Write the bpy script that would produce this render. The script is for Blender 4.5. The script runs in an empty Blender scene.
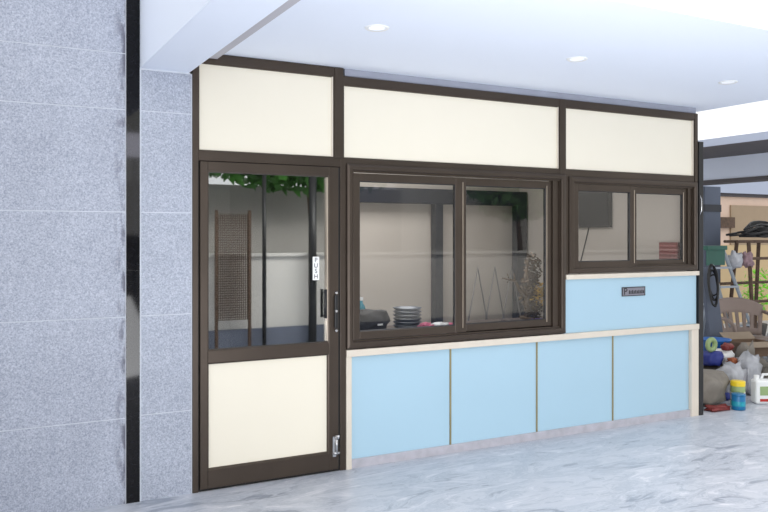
import bpy, bmesh, math, random
from mathutils import Vector, Matrix, noise
random.seed(7)
sc = bpy.context.scene
COL = sc.collection
PI = math.pi

# ------------------------------------------------------------------ materials
def srgb(r, g, b):
    def f(c):
        c /= 255.0
        return c / 12.92 if c <= 0.04045 else ((c + 0.055) / 1.055) ** 2.4
    return (f(r), f(g), f(b), 1.0)

def new_mat(name):
    m = bpy.data.materials.new(name); m.use_nodes = True
    nt = m.node_tree
    return m, nt, nt.nodes['Principled BSDF']

def plain(name, col, rough=0.5, metal=0.0, var=0.06, scale=6.0, bump=0.0, bscale=60, spec=0.5):
    """colour with a little procedural variation"""
    m, nt, p = new_mat(name)
    tc = nt.nodes.new('ShaderNodeTexCoord')
    n = nt.nodes.new('ShaderNodeTexNoise'); n.inputs['Scale'].default_value = scale; n.inputs['Detail'].default_value = 4
    nt.links.new(tc.outputs['Object'], n.inputs['Vector'])
    r = nt.nodes.new('ShaderNodeValToRGB')
    c = srgb(*col)
    r.color_ramp.elements[0].position = 0.3; r.color_ramp.elements[1].position = 0.7
    r.color_ramp.elements[0].color = tuple(max(0, x * (1 - var)) for x in c[:3]) + (1,)
    r.color_ramp.elements[1].color = tuple(min(1, x * (1 + var)) for x in c[:3]) + (1,)
    nt.links.new(n.outputs['Fac'], r.inputs['Fac']); nt.links.new(r.outputs['Color'], p.inputs['Base Color'])
    p.inputs['Roughness'].default_value = rough; p.inputs['Metallic'].default_value = metal
    p.inputs['Specular IOR Level'].default_value = spec
    if bump:
        n2 = nt.nodes.new('ShaderNodeTexNoise'); n2.inputs['Scale'].default_value = bscale; n2.inputs['Detail'].default_value = 5
        nt.links.new(tc.outputs['Object'], n2.inputs['Vector'])
        b = nt.nodes.new('ShaderNodeBump'); b.inputs['Strength'].default_value = bump; b.inputs['Distance'].default_value = 0.01
        nt.links.new(n2.outputs['Fac'], b.inputs['Height']); nt.links.new(b.outputs['Normal'], p.inputs['Normal'])
    return m

def granite(name, base, dark, light, rough=0.55, fade=None):
    m, nt, p = new_mat(name)
    tc = nt.nodes.new('ShaderNodeTexCoord')
    def ns(scale, detail=2.0, rgh=0.6):
        n = nt.nodes.new('ShaderNodeTexNoise'); n.inputs['Scale'].default_value = scale
        n.inputs['Detail'].default_value = detail; n.inputs['Roughness'].default_value = rgh
        nt.links.new(tc.outputs['Object'], n.inputs['Vector']); return n
    a = ns(110, 3, 0.75)
    r = nt.nodes.new('ShaderNodeValToRGB'); e = r.color_ramp.elements
    e[0].position = 0.34; e[0].color = srgb(*dark); e[1].position = 0.66; e[1].color = srgb(*light)
    k = e.new(0.50); k.color = srgb(*base)
    nt.links.new(a.outputs['Fac'], r.inputs['Fac'])
    v = nt.nodes.new('ShaderNodeTexVoronoi'); v.inputs['Scale'].default_value = 110
    nt.links.new(tc.outputs['Object'], v.inputs['Vector'])
    vr = nt.nodes.new('ShaderNodeValToRGB'); vr.color_ramp.elements[0].position = 0.0; vr.color_ramp.elements[1].position = 1.0
    vr.color_ramp.elements[0].color = (0.80, 0.80, 0.82, 1); vr.color_ramp.elements[1].color = (1.14, 1.13, 1.10, 1)
    sx = nt.nodes.new('ShaderNodeSeparateColor'); nt.links.new(v.outputs['Color'], sx.inputs['Color'])
    nt.links.new(sx.outputs['Red'], vr.inputs['Fac'])
    mx = nt.nodes.new('ShaderNodeMix'); mx.data_type = 'RGBA'; mx.blend_type = 'MULTIPLY'; mx.inputs['Factor'].default_value = 0.6
    nt.links.new(r.outputs['Color'], mx.inputs[6]); nt.links.new(vr.outputs['Color'], mx.inputs[7])
    g = ns(2.2, 5, 0.6)
    gr = nt.nodes.new('ShaderNodeValToRGB'); gr.color_ramp.elements[0].position = 0.3; gr.color_ramp.elements[1].position = 0.75
    gr.color_ramp.elements[0].color = (0.90, 0.90, 0.91, 1); gr.color_ramp.elements[1].color = (1.06, 1.06, 1.06, 1)
    nt.links.new(g.outputs['Fac'], gr.inputs['Fac'])
    m2 = nt.nodes.new('ShaderNodeMix'); m2.data_type = 'RGBA'; m2.blend_type = 'MULTIPLY'; m2.inputs['Factor'].default_value = 1
    nt.links.new(mx.outputs[2], m2.inputs[6]); nt.links.new(gr.outputs['Color'], m2.inputs[7])
    last = m2.outputs[2]
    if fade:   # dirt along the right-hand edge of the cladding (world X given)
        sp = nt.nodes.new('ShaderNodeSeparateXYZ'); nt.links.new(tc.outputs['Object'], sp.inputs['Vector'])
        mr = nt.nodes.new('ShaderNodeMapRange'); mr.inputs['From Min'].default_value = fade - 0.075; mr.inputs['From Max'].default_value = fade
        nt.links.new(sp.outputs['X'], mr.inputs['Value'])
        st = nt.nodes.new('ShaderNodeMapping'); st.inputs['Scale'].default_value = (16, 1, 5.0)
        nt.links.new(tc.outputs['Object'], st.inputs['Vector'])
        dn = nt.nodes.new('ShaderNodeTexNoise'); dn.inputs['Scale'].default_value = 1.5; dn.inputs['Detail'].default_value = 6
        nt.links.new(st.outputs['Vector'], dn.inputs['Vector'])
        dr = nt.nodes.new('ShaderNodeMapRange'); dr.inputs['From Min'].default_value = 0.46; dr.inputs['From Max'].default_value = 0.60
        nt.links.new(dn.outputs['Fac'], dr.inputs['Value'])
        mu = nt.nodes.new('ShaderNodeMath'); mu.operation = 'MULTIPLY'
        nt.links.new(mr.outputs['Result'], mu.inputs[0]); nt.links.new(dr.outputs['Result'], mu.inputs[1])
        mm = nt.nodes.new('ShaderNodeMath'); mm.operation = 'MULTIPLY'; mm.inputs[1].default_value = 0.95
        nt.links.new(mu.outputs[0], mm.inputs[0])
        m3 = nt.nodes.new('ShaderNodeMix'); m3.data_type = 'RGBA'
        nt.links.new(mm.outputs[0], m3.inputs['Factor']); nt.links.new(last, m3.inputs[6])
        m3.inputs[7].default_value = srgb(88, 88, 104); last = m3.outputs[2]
    nt.links.new(last, p.inputs['Base Color'])
    p.inputs['Roughness'].default_value = rough
    b = nt.nodes.new('ShaderNodeBump'); b.inputs['Strength'].default_value = 0.25; b.inputs['Distance'].default_value = 0.004
    nt.links.new(a.outputs['Fac'], b.inputs['Height']); nt.links.new(b.outputs['Normal'], p.inputs['Normal'])
    return m

def marble(name):
    m, nt, p = new_mat(name)
    tc = nt.nodes.new('ShaderNodeTexCoord')
    mp = nt.nodes.new('ShaderNodeMapping'); mp.inputs['Rotation'].default_value = (0, 0, 0.5); mp.inputs['Scale'].default_value = (0.8, 2.2, 1)
    nt.links.new(tc.outputs['Object'], mp.inputs['Vector'])
    w = nt.nodes.new('ShaderNodeTexNoise'); w.inputs['Scale'].default_value = 1.6; w.inputs['Detail'].default_value = 5
    w.inputs['Distortion'].default_value = 1.2
    nt.links.new(mp.outputs['Vector'], w.inputs['Vector'])
    ad = nt.nodes.new('ShaderNodeMix'); ad.data_type = 'RGBA'; ad.blend_type = 'ADD'; ad.inputs['Factor'].default_value = 0.9
    nt.links.new(mp.outputs['Vector'], ad.inputs[6]); nt.links.new(w.outputs['Color'], ad.inputs[7])
    n = nt.nodes.new('ShaderNodeTexNoise'); n.inputs['Scale'].default_value = 2.6; n.inputs['Detail'].default_value = 9
    n.inputs['Roughness'].default_value = 0.55; n.inputs['Distortion'].default_value = 1.3
    nt.links.new(ad.outputs[2], n.inputs['Vector'])
    r = nt.nodes.new('ShaderNodeValToRGB'); e = r.color_ramp.elements
    e[0].position = 0.33; e[0].color = srgb(142, 149, 162)
    e[1].position = 0.68; e[1].color = srgb(210, 211, 217)
    for pos, c in ((0.43, (188, 192, 201)), (0.475, (170, 176, 187)), (0.53, (193, 196, 204)), (0.58, (185, 189, 199)), (0.62, (200, 202, 210))):
        k = e.new(pos); k.color = srgb(*c)
    nt.links.new(n.outputs['Fac'], r.inputs['Fac'])
    nt.links.new(r.outputs['Color'], p.inputs['Base Color'])
    rr = nt.nodes.new('ShaderNodeMapRange'); rr.inputs['To Min'].default_value = 0.28; rr.inputs['To Max'].default_value = 0.46
    nt.links.new(n.outputs['Fac'], rr.inputs['Value']); nt.links.new(rr.outputs['Result'], p.inputs['Roughness'])
    return m

def glass_mat(name, refl=0.25, tint=(0.86, 0.88, 0.87, 1)):
    m = bpy.data.materials.new(name); m.use_nodes = True; nt = m.node_tree
    nt.nodes.remove(nt.nodes['Principled BSDF']); out = nt.nodes['Material Output']
    t = nt.nodes.new('ShaderNodeBsdfTransparent'); t.inputs['Color'].default_value = tint
    g = nt.nodes.new('ShaderNodeBsdfGlossy'); g.inputs['Roughness'].default_value = 0.015
    g.inputs['Color'].default_value = (1, 1, 1, 1)
    lw = nt.nodes.new('ShaderNodeLayerWeight'); lw.inputs['Blend'].default_value = 0.5
    pw = nt.nodes.new('ShaderNodeMath'); pw.operation = 'POWER'; pw.inputs[1].default_value = 5
    nt.links.new(lw.outputs['Facing'], pw.inputs[0])
    ad = nt.nodes.new('ShaderNodeMath'); ad.operation = 'ADD'; ad.inputs[1].default_value = refl; ad.use_clamp = True
    nt.links.new(pw.outputs[0], ad.inputs[0])
    mx = nt.nodes.new('ShaderNodeMixShader')
    nt.links.new(ad.outputs[0], mx.inputs[0]); nt.links.new(t.outputs[0], mx.inputs[1]); nt.links.new(g.outputs[0], mx.inputs[2])
    nt.links.new(mx.outputs[0], out.inputs['Surface'])
    return m

def emit(name, col, s):
    m, nt, p = new_mat(name)
    p.inputs['Base Color'].default_value = srgb(*col); p.inputs['Emission Color'].default_value = srgb(*col)
    p.inputs['Emission Strength'].default_value = s
    return m

M = {}
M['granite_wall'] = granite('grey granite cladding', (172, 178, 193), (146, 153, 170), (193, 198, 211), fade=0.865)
M['granite_pier'] = granite('pale granite cladding', (171, 178, 193), (147, 154, 170), (194, 199, 212))
M['grout'] = plain('white grout', (206, 211, 220), 0.8)
M['black'] = plain('polished black granite', (14, 14, 18), 0.05, var=0.3, scale=40, spec=0.2)
M['marble'] = marble('swirled grey marble')
M['frame'] = plain('bronze anodised aluminium', (70, 60, 52), 0.38, metal=0.5, var=0.10, scale=3)
M['frame_dark'] = plain('dark shadow gap', (16, 13, 12), 0.6)
M['bead'] = plain('bronze edge highlight', (196, 182, 166), 0.3, metal=0.5)  # pale tone painting the highlight on bronze frame edges
M['cream'] = plain('cream laminate', (236, 229, 212), 0.35, var=0.01, scale=1.5)
M['blue'] = plain('pale blue laminate', (170, 201, 218), 0.3, var=0.012, scale=1.2)
M['trim'] = plain('beige stone trim', (216, 206, 192), 0.45, var=0.04)
M['gold'] = plain('dull brass strip', (150, 140, 104), 0.4, metal=0.4)
M['ceiling'] = plain('white ceiling paint', (232, 239, 252), 0.7, var=0.01, scale=0.8)
M['ceil_grey'] = plain('off white band paint', (186, 184, 190), 0.7, var=0.01)  # greyer than the ceiling colour
M['beamside'] = plain('darkened beam side', (206, 212, 226), 0.7, var=0.01)  # unused; beam side darkened in colour to offset skylight on it
M['trim_marble'] = plain('pinkish grey marble skirting', (178, 176, 184), 0.4, var=0.12, scale=12)
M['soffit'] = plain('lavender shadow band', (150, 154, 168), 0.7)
M['glass'] = glass_mat('window glass', 0.035, (0.93,0.93,0.93,1))
M['door_glass'] = glass_mat('door glass', 0.38, (0.72, 0.75, 0.74, 1))
M['steel'] = plain('brushed steel', (190, 190, 192), 0.25, metal=0.9)
M['blackplastic'] = plain('black plastic', (22, 22, 24), 0.4, var=0.1)
M['white'] = plain('white plastic', (235, 236, 236), 0.5, var=0.02)
M['ink'] = plain('black ink', (25, 25, 28), 0.6)
M['interior'] = plain('beige interior paint', (196, 188, 178), 0.7, var=0.02, scale=1)
M['interior_floor'] = plain('grey interior floor', (150, 150, 152), 0.4)
M['counter'] = plain('dark counter laminate', (92, 80, 72), 0.4)
M['plate_metal'] = plain('engraved grey metal', (132, 130, 140), 0.4, metal=0.3)
M['sunwall'] = plain('beige boundary plaster', (226, 222, 214), 0.8, var=0.05, scale=1.2)
M['greywall'] = plain('grey neighbour plaster', (176, 172, 166), 0.8, var=0.08, scale=1)
M['darksteel'] = plain('dark blue painted steel', (22, 27, 40), 0.5)
M['bark'] = plain('bark', (84, 66, 50), 0.9, var=0.3, scale=20)
M['leaf'] = plain('green leaf', (62, 112, 42), 0.5, var=0.45, scale=3)
M['lime'] = plain('lime green leaf', (120, 200, 40), 0.5, var=0.3, scale=5)
M['bluegrey'] = plain('blue grey painted concrete', (176, 184, 202), 0.75, var=0.03, scale=1)
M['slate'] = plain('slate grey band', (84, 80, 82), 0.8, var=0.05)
M['columngrey'] = plain('grey column paint', (86, 94, 110), 0.7, var=0.05, scale=2)
M['pinkplaster'] = plain('pinkish beige plaster', (224, 196, 176), 0.8, var=0.03)
M['yellowwall'] = plain('warm beige plaster', (206, 180, 138), 0.8, var=0.04, scale=1)
M['taupewall'] = plain('taupe shutter paint', (166, 144, 118), 0.7, var=0.03)
M['alu'] = plain('dull aluminium', (150, 158, 168), 0.35, metal=0.5)
M['greenplastic'] = plain('dark green plastic', (34, 92, 78), 0.5)
M['taupe'] = plain('brown grey plastic', (138, 122, 114), 0.5, var=0.05)
M['rust'] = plain('rusty steel', (92, 72, 58), 0.7, metal=0.2, var=0.3, scale=20)
M['cable'] = plain('black rubber', (18, 18, 20), 0.5)
M['cement'] = plain('dusty sack', (132, 126, 118), 0.9, var=0.12, scale=10, bump=0.5, bscale=20)
M['clearbag'] = plain('milky plastic film', (176, 178, 184), 0.25, var=0.08, scale=14, bump=0.7, bscale=24)
M['carton'] = plain('brown cardboard', (124, 102, 84), 0.8, var=0.05)
M['carton2'] = plain('faded cardboard', (150, 134, 116), 0.8, var=0.05)
M['bluetub'] = plain('bright blue plastic', (44, 110, 190), 0.4)
M['bluecan'] = plain('blue can paint', (20, 110, 160), 0.3)
M['yellow'] = plain('yellow lid', (238, 206, 40), 0.4)
M['palegreen'] = plain('pale green label', (150, 172, 120), 0.5)
M['red'] = plain('red plastic', (176, 40, 36), 0.5)
M['navy'] = plain('navy print', (36, 50, 130), 0.5)
M['orange'] = plain('orange cloth', (160, 92, 60), 0.8)
M['darkrubble'] = plain('dark grey cloth', (74, 70, 68), 0.9, var=0.3, scale=20)
M['pink'] = plain('pink cloth', (214, 110, 140), 0.8, var=0.1)
M['purple'] = plain('purple cloth', (112, 92, 170), 0.8)
M['teal'] = plain('teal plastic bottle', (40, 150, 170), 0.25)
M['bagblack'] = plain('black nylon', (16, 17, 24), 0.7, var=0.3)
M['bowl'] = plain('grey steel bowl', (92, 101, 112), 0.35, metal=0.1)
M['goldleaf'] = plain('gold foil', (214, 174, 80), 0.4, metal=0.2, var=0.4, scale=20)
M['bronzeleaf'] = plain('dark bronze foil', (84, 66, 44), 0.5, metal=0.3, var=0.4, scale=20)
M['screen'] = plain('dark monitor screen', (6, 8, 16), 0.5)
M['maroon'] = plain('maroon painted wood', (120, 44, 42), 0.5)
M['added_glow'] = emit('added glow panel diffuser', (235, 235, 255), 8)
M['rag2'] = plain('faded mauve cloth', (150, 124, 130), 0.8, var=0.25, scale=16)
M['bluegrey_pale'] = plain('pale blue grey paint', (212, 220, 236), 0.75, var=0.03, scale=1)
M['maroon2'] = plain('dusty maroon slats', (156, 92, 88), 0.5)
M['zigzag'] = plain('pale grey rod', (150, 148, 146), 0.5)
M['lamp'] = emit('light diffuser', (240, 244, 255), 0.35)
M['boundary_base'] = plain('grey boundary plinth', (110, 116, 130), 0.7)

# ------------------------------------------------------------------ mesh builder
class MB:
    def __init__(s): s.bm = bmesh.new()
    def box(s, x0, x1, y0, y1, z0, z1, mi=0, M4=None):
        vs = [Vector((x, y, z)) for x in (x0, x1) for y in (y0, y1) for z in (z0, z1)]
        if M4: vs = [M4 @ v for v in vs]
        v = [s.bm.verts.new(p) for p in vs]
        for f in ((0, 1, 3, 2), (4, 6, 7, 5), (0, 4, 5, 1), (2, 3, 7, 6), (0, 2, 6, 4), (1, 5, 7, 3)):
            s.bm.faces.new([v[i] for i in f]).material_index = mi
        return s
    def frame(s, x0, x1, z0, z1, prof, mi=0):
        """mitred rectangular frame in the XZ plane; prof = closed polygon of (inset, y)"""
        rings = []
        for (cx, cz, sx, sz) in ((x0, z0, 1, 1), (x1, z0, -1, 1), (x1, z1, -1, -1), (x0, z1, 1, -1)):
            rings.append([s.bm.verts.new((cx + sx * i, y, cz + sz * i)) for i, y in prof])
        n = len(prof)
        for k in range(4):
            a, b = rings[k], rings[(k + 1) % 4]
            for i in range(n):
                j = (i + 1) % n
                s.bm.faces.new((a[i], a[j], b[j], b[i])).material_index = mi
        return s
    def tube(s, pts, r, seg=10, mi=0, smooth=True, cap=True):
        pts = [Vector(p) for p in pts]; rings = []
        rs = r if isinstance(r, (list, tuple)) else [r] * len(pts)
        up = None
        for i, p in enumerate(pts):
            d = (pts[min(i + 1, len(pts) - 1)] - pts[max(i - 1, 0)])
            if d.length < 1e-9: d = Vector((0, 0, 1))
            d.normalize()
            if up is None:
                up = Vector((0, 0, 1)) if abs(d.z) < 0.9 else Vector((1, 0, 0))
            a = d.cross(up).normalized(); b = a.cross(d).normalized(); up = b
            rings.append([s.bm.verts.new(p + rs[i] * (math.cos(2 * PI * k / seg) * a + math.sin(2 * PI * k / seg) * b)) for k in range(seg)])
        for i in range(len(rings) - 1):
            for k in range(seg):
                f = s.bm.faces.new((rings[i][k], rings[i][(k + 1) % seg], rings[i + 1][(k + 1) % seg], rings[i + 1][k]))
                f.material_index = mi; f.smooth = smooth
        if cap:
            for rg in (rings[0], rings[-1]):
                if len(rg) > 2: s.bm.faces.new(rg).material_index = mi
        return s
    def lathe(s, prof, c=(0, 0, 0), seg=24, mi=0, smooth=True):
        rings = []
        for r, z in prof:
            rings.append([s.bm.verts.new((c[0] + max(r, 1e-4) * math.cos(2 * PI * k / seg), c[1] + max(r, 1e-4) * math.sin(2 * PI * k / seg), c[2] + z)) for k in range(seg)])
        for i in range(len(rings) - 1):
            for k in range(seg):
                f = s.bm.faces.new((rings[i][k], rings[i][(k + 1) % seg], rings[i + 1][(k + 1) % seg], rings[i + 1][k]))
                f.material_index = mi; f.smooth = smooth
        return s
    def blob(s, c, rad, seed=0, amp=0.18, freq=3.0, flat=None, sub=3, mi=0):
        """crumpled soft lump; flat = z below which it is flattened"""
        g = bmesh.ops.create_icosphere(s.bm, subdivisions=sub, radius=1.0)
        for v in g['verts']:
            d = v.co.normalized()
            k = 1 + amp * noise.noise(d * freq + Vector((seed * 7.1, seed * 3.3, 0))) * 2
            e = 0.75
            q = Vector([math.copysign(abs(t) ** e, t) for t in d])
            v.co = Vector((c[0] + q.x * rad[0] * k, c[1] + q.y * rad[1] * k, c[2] + q.z * rad[2] * k))
            if flat is not None and v.co.z < flat: v.co.z = flat
        for v in g['verts']:
            for f in v.link_faces: f.smooth = True; f.material_index = mi
        return s
    def leaves(s, c, rad, n, size, mi=0, seed=1, shell=0.5):
        rg = random.Random(seed)
        for _ in range(n):
            while True:
                d = Vector((rg.uniform(-1, 1), rg.uniform(-1, 1), rg.uniform(-1, 1)))
                if shell < d.length < 1: break
            p = Vector((c[0] + d.x * rad[0], c[1] + d.y * rad[1], c[2] + d.z * rad[2]))
            u = Vector((rg.uniform(-1, 1), rg.uniform(-1, 1), rg.uniform(-1, 1))).normalized()
            w = u.orthogonal().normalized()
            sz = size * rg.uniform(0.6, 1.3)
            vs = [s.bm.verts.new(p + a) for a in (-u * sz, w * sz * 0.4, u * sz, -w * sz * 0.4)]
            s.bm.faces.new(vs).material_index = mi
        return s
    def build(s, name, mats, parent=None, bevel=0.0, subsurf=0, origin=None):
        bmesh.ops.recalc_face_normals(s.bm, faces=s.bm.faces)
        me = bpy.data.meshes.new(name)
        if origin is not None:
            bmesh.ops.translate(s.bm, verts=s.bm.verts, vec=-Vector(origin))
        s.bm.to_mesh(me); s.bm.free()
        for m in (mats if isinstance(mats, (list, tuple)) else [mats]): me.materials.append(m)
        o = bpy.data.objects.new(name, me); COL.objects.link(o)
        if origin is not None: o.location = origin
        if bevel:
            b = o.modifiers.new('bevel', 'BEVEL'); b.width = bevel; b.segments = 2; b.limit_method = 'ANGLE'
        if subsurf:
            u = o.modifiers.new('sub', 'SUBSURF'); u.levels = u.render_levels = subsurf
        if parent:
            o.parent = parent
            o.location = (Vector(origin) if origin is not None else Vector()) - wloc(parent)
        return o

def wloc(o):
    v = Vector()
    while o: v += o.location; o = o.parent
    return v
def tag(o, label=None, cat=None, group=None, kind=None):
    if label: o['label'] = label
    if cat: o['category'] = cat
    if group: o['group'] = group
    if kind: o['kind'] = kind
    return o
def empty(name, loc=(0, 0, 0)):
    o = bpy.data.objects.new(name, None); COL.objects.link(o); o.location = loc; o.empty_display_size = 0.1
    return o
def struct(o, label, cat):
    return tag(o, label, cat, None, 'structure')
def box_(*a): return MB().box(*a)

# ------------------------------------------------------------------ ground and cladding
fl = MB().box(-4, 18, -8.5, 9, -0.12, -0.022).build('floor', M['marble'])
struct(fl, 'pale grey marble floor with cloudy darker veins', 'floor')

JZ = [0.0, 0.497, 1.113, 1.752, 2.374, 2.715, 3.3]
def cladding(name, x0, x1, mat, joints, y=0.0, top=None):
    b = MB().box(x0, x1, y - 0.004, y + 0.2, 0, joints[-1], 1)
    for a, c in zip(joints[:-1], joints[1:]):
        g0 = 0.003 if a > 0 else 0
        b.box(x0, x1 - 0.006, y - 0.006, y + 0.01, a + g0, c - 0.003)
    return b.build(name, [M[mat], M['grout']])
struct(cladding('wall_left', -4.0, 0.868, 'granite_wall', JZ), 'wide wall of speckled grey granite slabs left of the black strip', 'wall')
struct(cladding('wall_middle', 0.957, 1.271, 'granite_pier', [0, 0.505, 1.115, 1.752, 2.376, 2.632]), 'narrow pale granite pier between black strip and glass door', 'wall')
b = MB().box(0.868, 0.947, -0.012, 0.2, 0.0, 3.3)
b.box(0.868, 0.947, -0.0125, -0.011, 1.395, 1.397, 1)
struct(b.build('trim_1', [M['black'], M['frame_dark']]), 'vertical polished black granite strip in the stone wall', 'trim')
struct(MB().box(0.947, 0.957, -0.008, 0.2, 0, 3.3).build('trim_2', M['grout']), 'thin white sealant line beside the black granite strip', 'trim')

# ------------------------------------------------------------------ ceiling
EDGE = -2.05
b = MB().box(0.957, 6.09, EDGE, 0.17, 2.778, 2.98)
struct(b.build('ceiling', M['ceiling']), 'flat white porch ceiling slab over the partition', 'ceiling')
b = MB().box(0.957, 1.25, EDGE, -0.0065, 2.636, 2.777)
b.box(0.949, 0.9565, EDGE, -0.0065, 2.636, 3.5)
b.box(0.957, 1.258, -0.011, -0.0066, 2.627, 2.636, 2)
struct(b.build('trim_3', [M['ceiling'], M['ceiling'], M['grout']]), 'white dropped ceiling beam running out from the granite pier', 'beam')
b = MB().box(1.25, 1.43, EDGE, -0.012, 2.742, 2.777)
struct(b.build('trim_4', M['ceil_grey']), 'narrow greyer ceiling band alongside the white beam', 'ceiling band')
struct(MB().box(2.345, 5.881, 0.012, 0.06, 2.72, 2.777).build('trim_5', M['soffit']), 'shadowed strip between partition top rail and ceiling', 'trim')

def downlight(x, y, label):
    t = empty('ceiling_light', (x, y, 2.778))
    MB().lathe([(0.045, -0.002), (0.062, -0.008), (0.068, -0.004), (0.07, 0.0)], (x, y, 2.7775), 28).build('ring', M['white'], t)
    MB().lathe([(0.0001, -0.003), (0.046, -0.003)], (x, y, 2.7775), 28).build('diffuser', M['lamp'], t)
    tag(t, label, 'ceiling light', 'recessed ceiling lights in the porch')
downlight(2.046, -1.047, 'small round recessed ceiling light closest to the white beam')
downlight(3.571, -0.985, 'small round recessed ceiling light between two others, above the large window')
downlight(5.116, -0.932, 'small round recessed ceiling light above the small window, near the slab edge')

# ------------------------------------------------------------------ partition (posts, rails, panels)
wf = empty('wall_front', (1.271, 0, 0)); struct(wf, 'bronze aluminium partition with cream upper panels and pale blue lower panels', 'wall')
FR = M['frame']
def post(x0, x1, z0, z1, yf=-0.012, name='post', mat=None, back=0.07):
    return MB().box(x0, x1, yf, back, z0, z1).build(name, mat or FR, wf, bevel=0.003)
post(1.271, 1.309, 0, 2.775)                 # jamb beside the pier
post(2.300, 2.344, 0, 2.147)                 # post between door and window
post(2.258, 2.326, 2.147, 2.775)
post(4.264, 4.327, 2.10, 2.722)
post(4.317, 4.355, 1.29, 2.10)
post(5.840, 5.881, 2.10, 2.722)
post(5.835, 5.881, 1.29, 2.10, yf=0.0)
def rail(x0, x1, z0, z1, yf=-0.010, back=0.07): return MB().box(x0, x1, yf, back, z0, z1).build('rail', FR, wf, bevel=0.003)
rail(1.309, 2.258, 2.716, 2.775, -0.009)      # over the door section
rail(2.326, 5.881, 2.664, 2.722, -0.009)      # over the windows
rail(1.309, 2.320, 2.086, 2.147, -0.009)
rail(2.326, 5.835, 2.083, 2.147, -0.009)
def bead(x0, x1, z0, z1):
    pr = [(0, -0.006), (0.006, -0.006), (0.010, 0.003), (0.010, 0.03), (0, 0.03)]
    return MB().frame(x0, x1, z0, z1, pr)
for (x0, x1, z0, z1) in ((1.309, 2.258, 2.147, 2.716), (2.326, 4.264, 2.147, 2.664), (4.327, 5.840, 2.147, 2.664)):
    p = MB().box(x0, x1, 0.010, 0.03, z0, z1).build('transom_panel', M['cream'], wf)
    bead(x0, x1, z0, z1).build('bead', FR, p)
    # pale strip painting the lit return of the post right of each opening
    MB().box(x1 - 0.016, x1 - 0.009, -0.004, 0.012, z0 + 0.008, z1 - 0.008).build('highlight_strip', M['trim'], p)

# beige ledge and frame around the blue panelling
MB().box(2.344, 5.881, -0.028, 0.05, 0.763, 0.812).build('ledge', M['trim'], wf, bevel=0.004)
MB().box(2.344, 2.386, -0.020, 0.05, 0.0, 0.763).build('trim_post', M['trim'], wf, bevel=0.003)
MB().box(5.790, 5.881, -0.020, 0.05, 0.0, 0.763).build('trim_post', M['trim'], wf, bevel=0.003)
MB().box(4.322, 5.885, -0.026, 0.05, 1.252, 1.292).build('ledge', M['trim'], wf, bevel=0.004)
MB().box(2.386, 5.790, -0.004, 0.05, 0.0, 0.040).build('skirting', M['trim_marble'], wf, bevel=0.002)
xs = [2.386, 3.221, 4.043, 4.860, 5.790]
for a, c in zip(xs[:-1], xs[1:]):
    MB().box(a + 0.004, c - 0.004, 0.012, 0.04, 0.040, 0.763).build('blue_panel', M['blue'], wf)
for x in xs[1:-1]:
    MB().box(x - 0.007, x + 0.007, 0.006, 0.03, 0.040, 0.763).build('divider_strip', M['gold'], wf)
MB().box(4.322, 5.875, 0.004, 0.04, 0.812, 1.252).build('blue_panel', M['blue'], wf)
MB().box(1.30, 5.87, 0.06, 0.08, 0.0, 0.80).build('backing_board', M['interior'], wf)

# black end post of the partition
o = MB().box(5.884, 5.943, -0.02, 0.12, 0.0, 2.468).build('trim_6', M['blackplastic'], bevel=0.003)
struct(o, 'tall black post closing the right end of the partition', 'post')
o = MB().tube([(5.89, -0.02, 1.98), (5.893, -0.04, 1.94), (5.893, -0.04, 1.84), (5.89, -0.02, 1.80)], 0.006).build('door_catch', M['steel'])
tag(o, 'thin bright metal hook on the end post beside the small window', 'hook')

# name plate (worn, only the first letter reads)
t = empty('name_plate', (5.09, 0.0, 1.13))
MB().box(4.955, 5.226, -0.004, 0.0038, 1.092, 1.170).build('plate', M['plate_metal'], t, bevel=0.002)
MB().frame(4.955, 5.226, 1.092, 1.170, [(0, -0.006), (0.006, -0.006), (0.006, -0.003), (0, -0.003)]).build('border', M['ink'], t)
def text(body, size, loc, mat, name, parent, rot=(PI / 2, 0, 0), ext=0.0008, align='LEFT'):
    cu = bpy.data.curves.new(name, 'FONT'); cu.body = body; cu.size = size; cu.extrude = ext; cu.align_x = align; cu.align_y = 'CENTER'
    tmp = bpy.data.objects.new(name, cu); COL.objects.link(tmp)
    bpy.context.view_layer.update()
    me = bpy.data.meshes.new_from_object(tmp.evaluated_get(bpy.context.evaluated_depsgraph_get()))
    bpy.data.objects.remove(tmp)
    o = bpy.data.objects.new(name, me); COL.objects.link(o); me.materials.clear(); me.materials.append(mat)
    o.rotation_euler = rot; o.parent = parent; o.location = Vector(loc) - wloc(parent)
    return o
text('P', 0.085, (4.972, -0.005, 1.131), M['ink'], 'big_letter', t)
lt = MB()
for i in range(10): lt.box(5.034 + i * 0.0185, 5.044 + i * 0.0185, -0.0055, -0.004, 1.114 + 0.004 * (i % 3 == 1), 1.142 - 0.005 * (i % 2))
lt.box(5.034, 5.214, -0.0055, -0.004, 1.112, 1.116)
lt.build('lettering', M['ink'], t)
tag(t, 'small grey metal name plate with dark lettering on upper blue panel', 'name plate')

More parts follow.
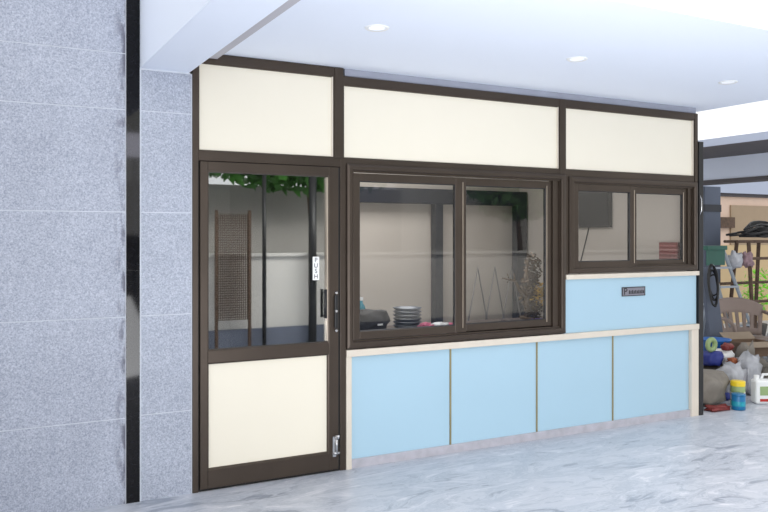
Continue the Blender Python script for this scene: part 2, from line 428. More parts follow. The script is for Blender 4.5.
# ------------------------------------------------------------------ the door
d = empty('door_1', (1.322, 0, 0)); struct(d, 'bronze framed glass door with cream lower panel', 'door')
yl = -0.022
MB().frame(1.311, 2.298, 0.0, 2.086, [(0, 0.0), (0.004, -0.001), (0.010, 0.002), (0.010, 0.05), (0, 0.05)]).build('frame_gap', M['frame_dark'], d)
leaf = MB()
leaf.box(1.318, 1.367, yl, 0.02, -0.004, 2.082)
leaf.box(2.210, 2.282, yl, 0.02, -0.004, 2.082)
leaf.box(1.367, 2.210, yl, 0.02, 2.022, 2.082)
leaf.box(1.367, 2.210, yl, 0.02, 0.795, 0.872)
leaf.box(1.367, 2.210, yl, 0.02, -0.004, 0.113)
lf = leaf.build('leaf_frame', FR, d, bevel=0.003)
pr = [(0, yl + 0.004), (0.006, yl + 0.006), (0.010, -0.004), (0.010, 0.012), (0, 0.012)]
MB().frame(1.367, 2.210, 0.872, 2.022, pr).build('bead', FR, lf)
MB().frame(1.367, 2.210, 0.113, 0.795, pr).build('bead', FR, lf)
MB().box(2.196, 2.203, -0.02, 0.0, 0.885, 2.01).build('highlight_strip', M['bead'], lf)
MB().box(1.370, 2.207, 0.0, 0.008, 0.875, 2.019).build('glass_pane', M['door_glass'], d)
MB().box(1.370, 2.207, -0.003, 0.008, 0.116, 0.792).build('lower_panel', M['cream'], d)
MB().box(2.282, 2.300, -0.004, 0.03, 0.0, 2.083).build('shadow_gap', M['frame_dark'], d)
# outer pull handle on the right stile
h = MB().box(2.246, 2.270, yl - 0.020, yl - 0.006, 0.97, 1.20)
h.build('handle', M['blackplastic'], d, bevel=0.004)
for z in (0.955, 1.09, 1.215):
    MB().lathe([(0.0001, 0.0), (0.008, 0.0), (0.008, 0.01)], (0, 0, 0), 12)
    s_ = MB().tube([(2.258, yl, z), (2.258, yl - 0.022, z)], 0.009, 12); s_.build('handle_screw', M['steel'], d)
hi = MB()
hi.tube([(2.180, 0.0, 1.06), (2.180, -0.03, 1.06)], 0.008, 10); hi.tube([(2.180, 0.0, 1.22), (2.180, -0.03, 1.22)], 0.008, 10)
hi.tube([(2.180, -0.03, 1.045), (2.180, -0.03, 1.240)], 0.011, 12)
tag(hi.build('handle', M['blackplastic'], d), 'black pull handle mounted on the glass')
# drop bolt near the foot
lb = MB().box(2.236, 2.262, yl - 0.006, yl, 0.085, 0.225)
lb.tube([(2.262, yl - 0.012, 0.10), (2.262, yl - 0.012, 0.235)], 0.009, 12)
lb.tube([(2.262, yl - 0.012, 0.205), (2.262, yl - 0.035, 0.222), (2.262, yl - 0.035, 0.24)], [0.008, 0.010, 0.012], 12)
lb.tube([(2.24, yl - 0.01, 0.11), (2.285, yl - 0.01, 0.11)], 0.010, 12)
tag(lb.build('drop_bolt', M['steel'], d), 'shiny steel bolt near the door foot')
# PUSH sticker
s_ = MB().box(2.098, 2.146, -0.0015, -0.0003, 1.305, 1.465).build('push_sticker', M['white'], d)
tag(s_, 'white vertical PUSH sticker on the glass')
for i, ch in enumerate('PUSH'):
    cu = text(ch, 0.042, (2.122, -0.0020, 1.441 - i * 0.0375), M['ink'], 'letter', s_, align='CENTER', ext=0.0003)

# ------------------------------------------------------------------ sliding windows
def sliding(name, x0, x1, z0, z1, zi0, zi1, gl, gr, jamb_r, label):
    """gl, gr: glass spans in X of the near (left) and far (right) sash; zi: glass span in Z"""
    w = empty(name, (x0, 0, z0)); struct(w, label, 'window')
    # stepped outer frame
    outer = [(0, 0.02), (0, -0.020), (0.004, -0.026), (0.020, -0.030), (0.040, -0.030), (0.046, -0.024), (0.046, 0.02)]
    f = MB().frame(x0, x1, z0, z1, outer).build('window_frame', FR, w)
    MB().box(x0 + 0.02, x1 - 0.02, 0.02, 0.075, z0 + 0.0, z0 + 0.05).build('track', FR, f)
    MB().box(jamb_r, x1 - 0.04, 0.0, 0.05, z0 + 0.03, z1 - 0.03).build('jamb', FR, f)
    MB().frame(x0 + 0.045, x1 - 0.045, z0 + 0.045, z1 - 0.045, [(0, -0.012), (0.012, -0.012), (0.012, 0.03), (0, 0.03)]).build('inner_lip', FR, f)
    mid = (gl[1] + gr[0]) / 2
    # near sash
    a0, a1 = gl[0] - 0.05, gr[0] - 0.026
    def sash(nm, s0, s1, g0, g1, y0, y1):
        b = MB()
        b.box(s0, g0, y0, y1, zi0 - 0.055, zi1 + 0.055); b.box(g1, s1, y0, y1, zi0 - 0.055, zi1 + 0.055)
        b.box(g0, g1, y0, y1, zi0 - 0.055, zi0); b.box(g0, g1, y0, y1, zi1, zi1 + 0.055)
        so = b.build(nm, FR, w, bevel=0.003)
        MB().frame(g0, g1, zi0, zi1, [(0, y0 + 0.003), (0.004, y0 + 0.006), (0.006, y1), (0, y1)]).build('gasket', M['blackplastic'], so)
        MB().box(g0, g1, (y0 + y1) / 2 - 0.002, (y0 + y1) / 2 + 0.002, zi0, zi1).build('glass_pane', M['glass'], so)
        MB().box(s1 - 0.030 if nm == 'sash' and s1 < jamb_r - 0.1 else g1 + 0.006, (s1 - 0.026) if nm == 'sash' and s1 < jamb_r - 0.1 else g1 + 0.010, y0 - 0.004, y0 + 0.004, zi0 - 0.02, zi1 + 0.02).build('highlight_strip', M['bead'], so)
        return so
    sash('sash', a0, a1, gl[0], gl[1], -0.020, 0.008)
    sash('sash', gr[0] - 0.07, jamb_r, gr[0], gr[1], 0.014, 0.040)
    return w
sliding('window_1', 2.346, 4.316, 0.819, 2.112, 0.935, 1.993, (2.447, 3.247), (3.367, 4.140), 4.200, 'large two pane sliding window in bronze frame beside the door')
sliding('window_2', 4.357, 5.866, 1.300, 2.096, 1.396, 1.982, (4.455, 5.033), (5.133, 5.712), 5.765, 'small two pane sliding window above the upper blue panel')

# ------------------------------------------------------------------ interior room
struct(MB().box(1.0, 6.0, 2.6, 2.7, 0, 2.75).build('wall_back', M['interior']), 'beige interior wall seen through the windows', 'wall')
struct(MB().box(5.885, 5.965, 0.13, 2.6, 0, 2.75).build('wall_right', [M['interior']]), 'interior end wall behind the small window', 'wall')
struct(MB().box(1.0, 1.1, 0.21, 2.6, 0, 2.75).build('wall_inner', M['interior']), 'interior side wall behind the granite pier', 'wall')
struct(MB().box(1.0, 5.97, 0.08, 2.7, 2.78, 2.9).build('ceiling_inner', M['ceiling']), 'white ceiling inside the room', 'ceiling')

struct(MB().box(2.36, 5.86, 2.42, 2.52, 1.965, 2.13).box(4.59, 4.69, 2.42, 2.52, 0, 1.965).box(5.715, 5.86, 2.42, 2.52, 0, 1.965).build('trim_13', M['darksteel'], bevel=0.004), 'dark blue steel beam and two posts along the inner back wall', 'frame')
fg = MB()
for k in range(3):
    x = 5.0 + k * 0.24
    fg.tube([(x, 2.40, 0.60), (x + .14, 2.40, 1.25), (x + .28, 2.40, 0.60)], 0.010, 6)
fg.box(4.98, 5.66, 2.39, 2.41, 0.0, 0.60)
tag(fg.build('folding_rack', M['zigzag']), 'thin grey zigzag rack against the back wall inside the window', 'rack')
struct(MB().box(2.315, 2.345, 0.09, 2.6, 0, 2.75).build('wall_light_block', M['greywall']), 'added inner partition that keeps the door lobby dark', 'wall')  # partition added to keep room light away from behind the door glass
ct = MB().box(2.36, 5.86, 0.085, 0.62, 0.85, 0.885).build('counter', M['counter'], bevel=0.004)
tag(ct, 'dark counter top running behind the windows inside the room', 'counter')
for i, x in enumerate((2.42, 4.1, 5.8)):
    MB().box(x - 0.02, x + 0.02, 0.12, 0.58, 0, 0.85).build('support', M['counter'], ct)

CZ = 0.886
# black bag
bg = MB().blob((2.690, 0.33, CZ + 0.075), (0.155, 0.11, 0.088), 3, 0.16, 2.2, flat=CZ).build('bag', M['bagblack'], origin=(2.70, 0.33, CZ))
tag(bg, 'slumped black bag inside the large window, left end of the counter', 'bag')
pb = MB().box(2.71, 2.75, 0.205, 0.215, CZ + 0.055, CZ + 0.068).build('bag_tag', M['white'], bg, origin=(2.73, 0.21, CZ + 0.06))
# teal bottle
bt = empty('water_bottle', (2.715, 0.50, CZ))
MB().lathe([(0.0001, 0), (0.036, 0.0), (0.038, 0.02), (0.038, 0.15), (0.030, 0.18), (0.014, 0.20), (0.014, 0.225)], (2.715, 0.50, CZ), 20).build('bottle_body', M['teal'], bt)
MB().lathe([(0.017, 0.222), (0.017, 0.245), (0.0001, 0.246)], (2.715, 0.50, CZ), 16).build('bottle_cap', M['white'], bt)
tag(bt, 'teal plastic bottle standing behind the black bag in the window', 'bottle')
# stack of bowls
pb = MB().lathe([(0.0001, 0.003), (0.075, 0.003), (0.082, 0.0), (0.092, 0.004), (0.108, 0.020), (0.113, 0.0235), (0.113, 0.0265), (0.106, 0.024), (0.088, 0.008), (0.0001, 0.006)], (0, 0, 0), 32).build('steel_plate', M['bowl'], origin=(0, 0, 0))
NB = 6
for i in range(NB):
    o = pb if i == 0 else pb.copy()
    if i: COL.objects.link(o)
    o.location = (3.055, 0.37, CZ + i * 0.0275)
    pos = ['bottom', 'second from bottom', 'third from bottom', 'fourth from bottom', 'fifth from bottom', 'top'][i]
    tag(o, 'grey steel dish, ' + pos + ' of the stack inside the large window', 'dish', 'stack of grey dishes on the counter')
# cloths
tag(MB().blob((3.105, 0.17, CZ + 0.022), (0.055, 0.05, 0.036), 5, 0.3, 3, flat=CZ).build('cloth', M['pink']), 'crumpled pink cloth beside the stack of dishes', 'cloth', 'cloths on the counter')
tag(MB().blob((3.225, 0.18, CZ + 0.02), (0.075, 0.06, 0.034), 6, 0.25, 2.5, flat=CZ).build('cloth', M['white']), 'crumpled white cloth between two pink ones behind the window', 'cloth', 'cloths on the counter')
tag(MB().blob((3.352, 0.17, CZ + 0.016), (0.055, 0.05, 0.03), 8, 0.3, 3, flat=CZ).build('cloth', M['pink']), 'small pink cloth at the mullion of the large window', 'cloth', 'cloths on the counter')
# ornamental tree
ot = empty('ornamental_tree', (4.27, 0.38, CZ))
tr = MB()
tr.tube([(4.27, 0.38, CZ + 0.02), (4.22, 0.37, CZ + 0.15), (4.26, 0.38, CZ + 0.30), (4.23, 0.38, CZ + 0.42), (4.27, 0.38, CZ + 0.56)], [0.030, 0.026, 0.020, 0.014, 0.006], 8)
tr.tube([(4.235, 0.375, CZ + 0.20), (4.15, 0.37, CZ + 0.26), (4.11, 0.37, CZ + 0.34), (4.02, 0.37, CZ + 0.36), (3.97, 0.37, CZ + 0.37)], [0.018, 0.016, 0.012, 0.008, 0.004], 8)
tr.tube([(4.11, 0.37, CZ + 0.33), (4.09, 0.37, CZ + 0.41)], [0.008, 0.003], 6)
tr.tube([(4.04, 0.37, CZ + 0.36), (4.02, 0.37, CZ + 0.41)], [0.006, 0.003], 6)
tr.tube([(4.05, 0.37, CZ + 0.36), (4.02, 0.37, CZ + 0.33)], [0.006, 0.003], 6)
tr.build('trunk', M['bronzeleaf'], ot)
fo = MB()
fo.leaves((4.30, 0.38, CZ + 0.45), (0.085, 0.06, 0.13), 420, 0.022, 1, 3, 0.1)
fo.leaves((4.27, 0.38, CZ + 0.25), (0.10, 0.07, 0.17), 700, 0.022, 1, 4, 0.1)
fo.leaves((4.33, 0.36, CZ + 0.22), (0.085, 0.07, 0.12), 300, 0.02, 0, 5, 0.1)
fo.leaves((4.29, 0.36, CZ + 0.09), (0.09, 0.07, 0.08), 400, 0.02, 1, 6, 0.1)
fo.build('foliage', [M['goldleaf'], M['bronzeleaf']], ot)
MB().lathe([(0.0001, 0), (0.075, 0), (0.09, 0.035), (0.082, 0.035), (0.0001, 0.03)], (4.27, 0.38, CZ), 24).build('pot', M['bronzeleaf'], ot)
tag(ot, 'gold and bronze ornamental tree with side branch inside the window', 'ornament')
tag(MB().box(3.93, 4.10, 0.20, 0.34, CZ, CZ + 0.03).build('box', M['counter'], bevel=0.004), 'low dark box at the foot of the ornamental tree', 'box')
tag(MB().blob((4.24, 0.19, CZ + 0.012), (0.12, 0.06, 0.02), 12, 0.3, 3, flat=CZ).build('cloth', M['purple']), 'purple cloth lying in front of the ornamental tree', 'cloth')

# monitor on the end wall, seen through the small window
tv = empty('wall_monitor', (5.86, 1.33, 1.9))
MB().box(5.835, 5.884, 1.06, 1.62, 1.70, 2.10).build('casing', M['blackplastic'], tv, bevel=0.005)
MB().box(5.831, 5.8345, 1.08, 1.60, 1.72, 2.08).build('screen', M['screen'], tv)
tag(tv, 'dark wall monitor seen through the left pane of the small window', 'monitor')
o = MB().tube([(5.878, 1.40, 1.70), (5.878, 1.45, 1.55), (5.878, 1.54, 1.30), (5.878, 1.58, 0.9), (5.878, 1.58, 0.0)], 0.006, 8).build('cable', M['cable'])
tag(o, 'thin black cable hanging below the dark wall monitor', 'cable')
# maroon slatted box on the end wall
mb = empty('wall_box', (5.86, 0.26, 1.46))
MB().box(5.81, 5.884, 0.155, 0.38, 1.38, 1.55).build('case', M['maroon'], mb, bevel=0.004)
sl = MB()
for i in range(4): sl.box(5.802, 5.8095, 0.165, 0.37, 1.40 + i * 0.037, 1.415 + i * 0.037)
sl.build('slats', M['maroon2'], mb)
tag(mb, 'maroon slatted box on end wall, right pane of small window', 'box')

# ------------------------------------------------------------------ yard at the right
struct(MB().box(9.5, 19, 5.0, 5.3, 0, 1.45).build('wall_yard', M['yellowwall']), 'warm beige plaster wall across the yard, lower part', 'wall')
yw = MB().box(9.5, 19, 5.02, 5.3, 1.45, 2.36)
yw.build('wall_far', M['pinkplaster'])
struct(bpy.data.objects['wall_far'], 'pinkish plaster surround of the taupe shutter across the yard', 'wall')
sh = MB().box(12.72, 18, 4.99, 5.02, 1.452, 2.20)
struct(sh.build('window_3', M['taupewall']), 'wide taupe shutter panel in the far yard wall', 'shutter')
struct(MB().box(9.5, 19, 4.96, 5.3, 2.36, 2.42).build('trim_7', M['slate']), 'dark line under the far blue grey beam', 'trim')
struct(MB().box(9.5, 19, 4.9, 5.3, 2.42, 3.0).build('trim_8', M['bluegrey']), 'blue grey beam above the far yard wall', 'beam')
# neighbouring building: beams running towards the camera
struct(MB().box(8.60, 9.0, -1.6, 4.9, 2.345, 2.70).build('trim_9', M['bluegrey_pale']), 'pale blue grey beam of the neighbouring building, lower one', 'beam')
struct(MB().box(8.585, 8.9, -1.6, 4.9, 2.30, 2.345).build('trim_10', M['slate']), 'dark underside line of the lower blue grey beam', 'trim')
struct(MB().box(7.50, 8.6, -1.9, 3.2, 2.635, 2.72).box(7.505, 8.59, -1.89, 3.19, 2.625, 2.634, 1).build('trim_11', [M['bluegrey'], M['slate']]), 'thin blue grey roof slab of the neighbouring building', 'slab')
o = MB().box(9.0, 9.32, 2.5, 2.8, 0, 2.30)
o.box(8.992, 9.328, 2.492, 2.808, 1.95, 2.05, 1)
struct(o.build('trim_12', [M['columngrey'], M['darksteel']]), 'square grey column with a dark band beside the yard', 'column')
tag(MB().box(12.25, 12.76, 4.93, 5.0, 1.77, 1.97).build('meter_box', M['rust'], bevel=0.005), 'small dark box fixed on the far yard wall', 'meter box')

# A-frame ladder
ld = empty('step_ladder', (8.5, 2.0, 0))
def rung_ladder(cx0, y0, cx1, y1, half0, half1, h, n, name, tread):
    b = MB()
    for s in (-1, 1):
        b.tube([(cx0 + s * half0, y0, 0.0), (cx1 + s * half1, y1, h)], 0.024, 6, smooth=False)
    o = b.build(name, M['alu'], ld)
    for i in range(1, n + 1):
        t = i / (n + 1)
        x = cx0 + (cx1 - cx0) * t; y = y0 + (y1 - y0) * t; z = h * t; hf = half0 + (half1 - half0) * t
        MB().box(x - hf, x + hf, y - tread, y + tread, z - 0.012, z + 0.012).build('tread' if tread > 0.02 else 'brace', M['alu'], ld)
rung_ladder(8.86, 1.66, 8.56, 1.97, 0.24, 0.14, 1.47, 5, 'front_rails', 0.04)
rung_ladder(8.50, 2.37, 8.50, 2.05, 0.22, 0.14, 1.46, 3, 'rear_rails', 0.012)
MB().box(8.30, 8.68, 1.88, 2.13, 1.455, 1.51).build('top_cap', M['greenplastic'], ld, bevel=0.008)
MB().box(8.32, 8.66, 1.905, 1.915, 1.26, 1.455).build('side_plate', M['greenplastic'], ld)
tag(ld, 'aluminium step ladder with dark green top behind the junk', 'ladder')
# leaning blue-grey board
lb = MB().box(-0.11, 0.11, -0.02, 0.02, 0, 1.28, 0, Matrix.Translation((7.62, 1.14, 0.0)) @ Matrix.Rotation(-0.14, 4, 'X'))
tag(lb.build('board', M['columngrey'], bevel=0.004), 'narrow blue grey board leaning behind the coil of black cable', 'board')
# coil of black cable hung from the board
cb = MB()
for k in range(7):
    pts = []
    for i in range(25):
        a = 2 * PI * i / 24
        pts.append((7.50 + 0.010 * k + (0.075 + 0.012 * math.sin(3 * a + k)) * math.cos(a), 1.14 + 0.008 * k + 0.02 * math.sin(a), 1.05 + (0.25 - 0.02 * k + 0.02 * math.cos(2 * a + k * 2)) * math.sin(a)))
    cb.tube(pts, 0.009, 7, cap=False)
tag(cb.build('cable_coil', M['cable']), 'coil of black cable hanging beside the end post', 'cable')

# plastic chair
ch = empty('plastic_chair', (8.20, 1.32, 0))
CM = Matrix.Translation((8.30, 1.30, 0)) @ Matrix.Rotation(-0.3, 4, 'Z') @ Matrix.Diagonal((1.32, 1.0, 0.98, 1))
def ct_(p): return CM @ Vector(p)
# seat: curved grid
def sheet(fn, nu, nv, thick, name, mat, parent, skip=None):
    b = MB(); g = [[b.bm.verts.new(fn(i / nu, j / nv)) for j in range(nv + 1)] for i in range(nu + 1)]
    for i in range(nu):
        for j in range(nv):
            if skip and skip(i, j): continue
            f = b.bm.faces.new((g[i][j], g[i + 1][j], g[i + 1][j + 1], g[i][j + 1])); f.smooth = True
    for v in [v for v in b.bm.verts if not v.link_faces]: b.bm.verts.remove(v)
    o = b.build(name, mat, parent)
    so = o.modifiers.new('solid', 'SOLIDIFY'); so.thickness = thick; so.offset = 0
    return o
sheet(lambda u, v: ct_(((u - .5) * (0.50 - 0.06 * v), -0.24 + 0.46 * v, 0.43 - 0.03 * math.sin(PI * v) * math.sin(PI * u) - 0.02 * v)), 10, 8, 0.012, 'seat', M['taupe'], ch)
def backf(u, v):
    a = (u - .5) * 2
    top = 0.46 * (1 - 0.22 * abs(a) ** 2.6)
    return ct_((a * (0.21 + 0.07 * v), 0.22 + 0.10 * v - 0.10 * a * a, 0.43 + v * top))
sheet(backf, 15, 10, 0.012, 'backrest', M['taupe'], ch, skip=lambda i, j: (i % 2 == 1 and 2 <= j <= 5 and 1 < i < 14))
for s in (-1, 1):
    MB().tube([ct_((s * 0.26, 0.18, 0.72)), ct_((s * 0.29, 0.05, 0.68)), ct_((s * 0.29, -0.18, 0.66)), ct_((s * 0.27, -0.25, 0.60)), ct_((s * 0.25, -0.24, 0.44))], 0.022, 8).build('armrest', M['taupe'], ch)
    for (y0, y1) in ((-0.23, -0.27), (0.20, 0.27)):
        MB().tube([ct_((s * 0.235, y0, 0.425)), ct_((s * 0.27, y1, 0.0))], [0.030, 0.020], 8).build('leg', M['taupe'], ch)
tag(ch, 'brown grey plastic armchair standing behind the junk pile', 'chair')

# trestle stand with scrap rods
st = empty('metal_stand', (9.6, 2.2, 0))
for (x, y, x2, y2) in ((9.30, 1.95, 9.38, 2.1), (9.36, 2.45, 9.40, 2.3), (9.92, 1.95, 9.84, 2.1), (9.96, 2.45, 9.86, 2.3), (10.5, 1.95, 10.42, 2.1), (10.5, 2.45, 10.42, 2.3)):
    MB().tube([(x, y, 0), (x2, y2, 1.55)], 0.028, 6, smooth=False).build('leg', M['rust'], st)
for (z, y) in ((1.56, 2.1), (1.56, 2.3), (0.75, 2.03), (1.33, 2.08), (0.98, 2.36)):
    MB().tube([(8.9 if z < 1.4 else 9.15, y, z), (10.6, y, z)], 0.022, 6, smooth=False).build('rail', M['rust'], st)
tag(st, 'rusty dark metal stand on splayed legs in the yard', 'stand')
rd = MB(); rg = random.Random(4)
for i in range(22):
    x0 = rg.uniform(9.2, 9.6); z0 = 1.60 + rg.uniform(0, 0.10); y0 = rg.uniform(2.08, 2.32)
    rd.tube([(x0, y0, z0), (x0 + 0.35, y0 + rg.uniform(-.1, .1), z0 + rg.uniform(-.01, .10)), (10.4, rg.uniform(2.08, 2.32), 1.60 + rg.uniform(0, 0.12))], rg.uniform(0.010, 0.018), 6)
for i in range(4):
    pts = [(9.75 + 0.30 * math.cos(a) + 0.03 * i, 2.2 + 0.08 * math.sin(a), 1.68 + 0.08 * math.sin(a) + 0.02 * i) for a in [2 * PI * k / 16 for k in range(17)]]
    rd.tube(pts, 0.013, 6, cap=False)
tag(rd.build('rod_bundle', M['cable'], None), 'tangle of dark rods and wire heaped on the metal stand', 'scrap metal')
# rag bundle on the rail
tag(MB().blob((9.02, 2.03, 1.29), (0.11, 0.05, 0.10), 21, 0.35, 2.5).build('rag', M['clearbag']), 'pale grey rag hanging from left end of the metal stand rail', 'rag', 'rags on the metal stand')
tag(MB().blob((9.25, 2.03, 1.30), (0.09, 0.05, 0.10), 23, 0.35, 2.5).build('rag', M['rag2']), 'mauve rag hanging beside the pale grey one on the stand', 'rag', 'rags on the metal stand')

# green plants by the yard
def bush(loc, rad, n, size, mat, label, seed, stem_h):
    t = empty('potted_plant', (loc[0], loc[1], 0))
    MB().leaves((loc[0], loc[1], loc[2]), rad, n, size, 0, seed, 0.1).build('foliage', M[mat], t)
    MB().tube([(loc[0], loc[1], 0.2), (loc[0] + .03, loc[1], loc[2])], [0.02, 0.01], 7).build('stem', M['bark'], t)
    MB().lathe([(0.0001, 0), (0.13, 0), (0.17, 0.24), (0.155, 0.24), (0.0001, 0.22)], (loc[0], loc[1], 0), 20).build('pot', M['darkrubble'], t)
    tag(t, label, 'plant')
bush((12.0, 3.3, 1.88), (0.30, 0.3, 0.18), 150, 0.07, 'lime', 'tall lime green plant at the right behind the metal stand', 5, 1.9)
bush((11.15, 3.3, 0.75), (0.28, 0.25, 0.40), 300, 0.05, 'lime', 'low bright green plant behind the plastic chair', 6, 0.6)

# ---- junk pile
def sack(c, rad, mat, label, seed, cat='sack', name='sack', amp=0.16, group=None, freq=2.0):
    o = MB().blob(c, rad, seed, amp, freq, flat=c[2] - rad[2] * 0.85).build(name, M[mat] if isinstance(mat, str) else mat)
    return tag(o, label, cat, group)
sack((6.35, 0.36, 0.150), (0.26, 0.22, 0.17), 'cement', 'round dusty grey sack on the floor beside the end post', 31)
sack((6.22, 0.05, 0.022), (0.13, 0.06, 0.026), 'maroon', 'flat dark red cloth on the floor before the grey sack', 33, 'cloth', 'floor_cloth', 0.35)
sack((7.00, 0.70, 0.130), (0.21, 0.13, 0.15), 'darkrubble', 'dark sack under the blue and white packets', 34)
sack((6.90, 0.68, 0.325), (0.09, 0.10, 0.08), 'navy', 'blue printed packet on top of the dark sack', 35, 'packet', 'packet', 0.2)
sack((7.12, 0.70, 0.325), (0.10, 0.10, 0.08), 'white', 'white printed packet right of the blue packet', 36, 'packet', 'packet', 0.25)
sack((7.10, 0.64, 0.44), (0.06, 0.05, 0.04), 'maroon', 'small maroon packet lying on the white packet', 37, 'packet', 'packet', 0.2)
sack((6.84, 0.40, 0.16), (0.14, 0.12, 0.17), 'clearbag', 'crumpled milky plastic bag behind the yellow lidded tin', 38, 'plastic bag', 'plastic_bag', 0.3, None, 3.2)
sack((7.14, 0.42, 0.20), (0.11, 0.11, 0.22), 'clearbag', 'taller crumpled plastic bag behind the white jerrycan', 39, 'plastic bag', 'plastic_bag', 0.3, None, 3.2)
sack((7.68, 0.80, 0.14), (0.21, 0.19, 0.16), 'cement', 'grey sack under the cardboard box', 40)
sack((7.62, 0.34, 0.12), (0.22, 0.16, 0.16), 'cement', 'dusty sack right of the white jerrycan', 41)
sack((7.30, 0.95, 0.13), (0.14, 0.14, 0.15), 'darkrubble', 'dark sack under the blue tub', 42)
sack((7.62, 0.34, 0.33), (0.18, 0.13, 0.09), 'clearbag', 'grey white bundle on the sack beside the jerrycan', 43, 'bundle', 'bundle', 0.3)
sack((7.26, 0.10, 0.03), (0.14, 0.05, 0.035), 'orange', 'orange brown cloth on the floor right of the jerrycan', 44, 'cloth', 'floor_cloth', 0.3)
sack((7.08, 0.22, 0.03), (0.05, 0.05, 0.035), 'red', 'small red packet on the floor behind the jerrycan', 61, 'packet', 'packet', 0.25)

sack((7.04, 0.53, 0.30), (0.06, 0.04, 0.05), 'orange', 'orange packet in front of the white packet', 63, 'packet', 'packet', 0.25)
sack((7.36, 0.62, 0.22), (0.09, 0.10, 0.25), 'cement', 'upright dusty bag between plastic bag and the cardboard box', 64, 'bag', 'bag', 0.25)
sack((6.66, 0.32, 0.04), (0.045, 0.05, 0.04), 'navy', 'small dark blue packet between grey sack and plastic bag', 66, 'packet', 'packet', 0.25)
# blue tub
tb = MB().lathe([(0.0001, 0), (0.12, 0), (0.15, 0.20), (0.165, 0.20), (0.165, 0.215), (0.14, 0.21), (0.11, 0.02), (0.0001, 0.015)], (7.30, 0.95, 0.265), 24).build('plastic_tub', M['bluetub'])
tag(tb, 'bright blue plastic tub on the pile beside the cardboard box', 'tub')
# green tape roll
tr = MB()
tr.tube([(6.88 + 0.055 * math.cos(a), 0.66, 0.475 + 0.055 * math.sin(a)) for a in [2 * PI * k / 20 for k in range(21)]], 0.026, 10, cap=False)
tag(tr.build('hose_roll', M['palegreen']), 'pale green roll of hose on top of the blue packet', 'hose')
# carton with flaps
ca = empty('cardboard_box', (7.70, 0.84, 0.285))
CB = Matrix.Translation((7.70, 0.84, 0.285)) @ Matrix.Rotation(-0.25, 4, 'Z')
b = MB()
for a in ((-.2, .2, -.13, -.125, 0, .16), (-.2, .2, .125, .13, 0, .16), (-.2, -.195, -.13, .13, 0, .16), (.195, .2, -.13, .13, 0, .16), (-.2, .2, -.13, .13, 0, .005)):
    b.box(*a, 0, CB)
b.build('carton_body', M['carton'], ca)
MB().box(-.2, .2, -.10, 0, 0, .004, 0, CB @ Matrix.Translation((0, -.13, .16)) @ Matrix.Rotation(0.5, 4, 'X')).build('flap', M['carton2'], ca)
MB().box(-.2, .2, 0, .12, 0, .004, 0, CB @ Matrix.Translation((0, .13, .16)) @ Matrix.Rotation(0.6, 4, 'X')).build('flap', M['carton2'], ca)
tag(ca, 'open brown cardboard box on the grey sack', 'box')
# cans
def can(x, y, r, h, body, lid, label, labmat=None):
    t = empty('paint_can', (x, y, 0))
    MB().lathe([(0.0001, 0.001), (r * .96, 0.001), (r, 0.006), (r, h * .86), (r * .97, h * .88)], (x, y, 0), 28).build('can_body', M[body], t)
    MB().lathe([(r * 1.02, h * .80 if lid == 'yellow' else h * .9), (r * 1.03, h * .98), (r * .95, h), (0.0001, h)], (x, y, 0), 28).build('lid', M[lid], t)
    if labmat:
        MB().lathe([(r * 1.01, h * .25), (r * 1.01, h * .55)], (x, y, 0), 28).build('label_band', M[labmat], t)
    tag(t, label, 'can')
can(6.42, -0.02, 0.062, 0.15, 'bluecan', 'bluecan', 'small blue can on the floor in front of the grey sack', 'teal')
can(6.58, 0.11, 0.066, 0.235, 'palegreen', 'yellow', 'taller can with yellow lid behind the blue can', 'white')
# jerrycan
jc = empty('jerrycan', (6.87, 0.06, 0))
JM = Matrix.Translation((6.88, 0.06, 0)) @ Matrix.Scale(0.86, 4) @ Matrix.Rotation(-0.45, 4, 'Z')
b = MB().box(-.115, .115, -.07, .07, 0.0, .27, 0, JM)
b.build('can_body', M['white'], jc, bevel=0.02)
MB().tube([JM @ Vector(p) for p in ((-.02, 0, .26), (0.0, 0, .325), (.08, 0, .325), (.10, 0, .26))], 0.014, 8).build('handle', M['white'], jc)
MB().lathe([(0.026, 0), (0.026, 0.045), (0.0001, 0.046)], tuple(JM @ Vector((-.075, 0, .265))), 16).build('cap', M['white'], jc)
MB().box(-.07, .07, -.074, -.0705, .10, .20, 0, JM).build('sticker', M['palegreen'], jc)
MB().box(-.07, .07, -.074, -.0705, .03, .06, 0, JM).build('sticker', M['red'], jc)
tag(jc, 'white plastic jerrycan with green sticker beside the cans', 'jerrycan')
# white bag beside the chair
sack((8.98, 1.40, 0.22), (0.14, 0.12, 0.26), 'clearbag', 'standing white plastic bag behind the chair', 51, 'plastic bag', 'plastic_bag', 0.2)

# ------------------------------------------------------------------ the yard behind the viewer (seen mirrored in the glass)
b = MB().box(-4, 18, -6.2, -5.95, 0.28, 1.32)
b.box(-4, 18, -6.24, -5.9, 1.32, 1.36)
struct(b.build('wall_rear', M['sunwall']), 'beige boundary wall facing the partition', 'wall')
struct(MB().box(-4, 18, -6.22, -5.9, 0, 0.28).build('baseboard_rear', M['boundary_base']), 'grey plinth under the boundary wall', 'plinth')
struct(MB().box(-4, 7.4, -8.4, -8.2, 0, 2.5).build('wall_neighbour', M['greywall']), 'grey neighbouring house wall beyond the boundary', 'wall')
struct(MB().box(7.4, 18, -8.4, -8.2, 0, 3.4).build('wall_neighbour.001', M['sunwall']), 'pale neighbouring house wall beyond the boundary', 'wall')
for x, r, l in ((3.80, 0.03, 'thin black pipe on the boundary wall'), (4.55, 0.06, 'thick black pipe on the boundary wall'), (4.78, 0.035, 'medium black pipe next to the thick one on the boundary wall')):
    tag(MB().tube([(x, -5.80, 0), (x, -5.80, 2.6)], r, 12).build('drain_pipe', M['blackplastic']), l, 'pipe')
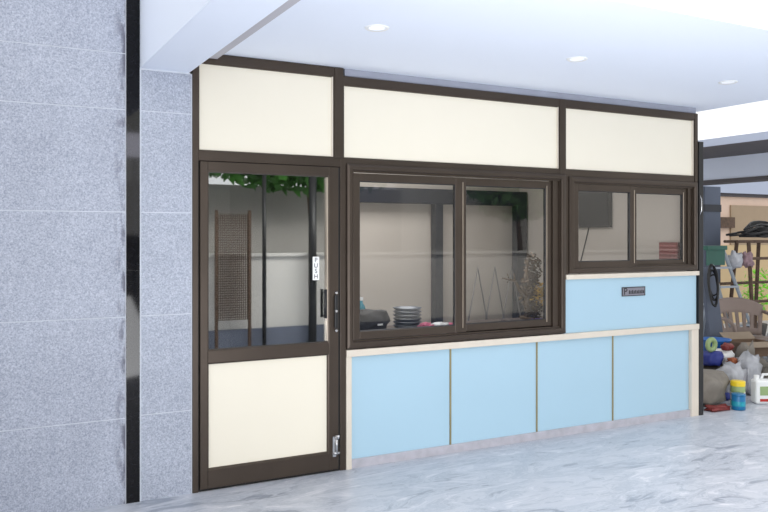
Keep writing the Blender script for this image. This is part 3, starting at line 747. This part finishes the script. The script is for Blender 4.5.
tag(MB().tube([(9.05, -5.78, 0), (9.05, -5.78, 2.7)], 0.07, 12).build('drain_pipe', M['carton2']), 'tan pipe on the boundary wall', 'pipe')
la = MB()
for i in range(16): la.box(3.12 + i * 0.028, 3.13 + i * 0.028, -5.80, -5.79, 0.45, 1.95)
for i in range(44): la.box(3.12, 3.56, -5.80, -5.79, 0.45 + i * 0.034, 0.46 + i * 0.034)
la.box(3.08, 3.12, -5.82, -5.78, 0, 2.0); la.box(3.56, 3.60, -5.82, -5.78, 0, 2.0)
tag(la.build('mesh_screen', M['rust']), 'dark wire mesh screen standing at the boundary wall', 'screen')
fl_ = empty('added_glow_panel', (2.0, -5.86, 0))  # glowing panel added to mirror a pale patch in the black strip
MB().tube([(2.0, -5.86, 0), (2.0, -5.86, 2.68)], 0.03, 10).build('pole', M['alu'], fl_)
MB().box(1.78, 2.22, -5.90, -5.82, 2.66, 3.02).build('panel_housing', M['blackplastic'], fl_, bevel=0.01)
MB().box(1.80, 2.20, -5.819, -5.812, 2.68, 3.00).build('diffuser', M['added_glow'], fl_)
tag(fl_, 'white added glow panel on a pole, mirrored in the black strip', 'added glow panel')
def tree(x, y, h, rad, label, seed, n=1500):
    t = empty('tree', (x, y, 0))
    MB().tube([(x, y, 0), (x + .1, y, h * .5), (x - .05, y, h)], [0.06, 0.05, 0.03], 10).build('trunk', M['bark'], t)
    MB().leaves((x, y, h), rad, n, 0.12, 0, seed, 0.2).build('foliage', M['leaf'], t)
    tag(t, label, 'tree')
tree(9.2, -6.9, 2.75, (1.1, 0.5, 0.85), 'bushy green tree behind the tan pipe', 11)
tree(5.05, -7.2, 3.15, (2.3, 0.6, 0.8), 'broad green tree above the boundary wall', 12, 4200)
tree(1.2, -7.2, 3.4, (1.2, 0.8, 0.9), 'round green tree at the boundary wall corner', 13)

# ------------------------------------------------------------------ light
w = bpy.data.worlds.new('World'); sc.world = w; w.use_nodes = True
bgn = w.node_tree.nodes['Background']; bgn.inputs['Color'].default_value = (0.965, 0.98, 1.0, 1); bgn.inputs['Strength'].default_value = 1.3
def area(name, loc, target, size, power, col=(1, 1, 1), sy=None, spread=180):
    l = bpy.data.lights.new(name, 'AREA'); l.energy = power; l.color = col; l.size = size; l.spread = math.radians(spread)
    if sy: l.shape = 'RECTANGLE'; l.size_y = sy
    o = bpy.data.objects.new(name, l); COL.objects.link(o); o.location = loc
    o.rotation_euler = (Vector(target) - Vector(loc)).to_track_quat('-Z', 'Y').to_euler()
    return o
area('soft_front_light', (1.4, -5.2, 2.6), (3.4, 0, 1.3), 2.0, 30, (1, 0.98, 0.95))
area('ceiling_bounce_light', (1.5, -4.5, 0.25), (4.3, -1.0, 2.78), 1.4, 100, (0.97, 0.98, 1.0), None, 130)
area('yard_fill_light', (8, -3.3, 4.4), (8, -6.2, 0.9), 9.0, 430, (1, 0.99, 0.97), 1.0)  # fill lamp added above the slab to brighten the rear wall
area('room_fill_light', (3.6, 1.3, 2.72), (3.6, 1.3, 0), 1.2, 40, (1, 0.99, 0.98))  # fill lamp added to brighten the otherwise dim interior

# the ground lies 22 mm under the datum used above
for o in [o for o in COL.objects if o.parent is None and o.type in {'MESH', 'EMPTY'}]:
    if o.get('kind') == 'structure':
        for q in [o] + list(o.children):
            if q.type != 'MESH': continue
            for v in q.data.vertices:
                if abs(v.co.z + wloc(q).z) < 0.0012: v.co.z -= 0.0225
    elif o.name.split('.')[0] not in ('name_plate', 'wall_monitor', 'counter', 'cable', 'folding_rack'):
        zs = [v.co.z + wloc(q).z for q in [o] + list(o.children) if q.type == 'MESH' for v in q.data.vertices]
        if min(zs) < 0.05: o.location.z -= 0.0215

# ------------------------------------------------------------------ camera
cam = bpy.data.cameras.new('camera'); co = bpy.data.objects.new('camera', cam); COL.objects.link(co)
co.location = (0, -4.96, 1.6); co.rotation_euler = (PI / 2, 0, -math.atan2(0.4713, 0.8820))
cam.sensor_width = 36; cam.lens = 36 * 785 / 768; cam.shift_y = -19 / 768; cam.clip_start = 0.05; cam.clip_end = 200
sc.camera = co
sc.view_settings.view_transform = 'Standard'; sc.view_settings.look = 'None'
sc.view_settings.exposure = 0; sc.view_settings.gamma = 1
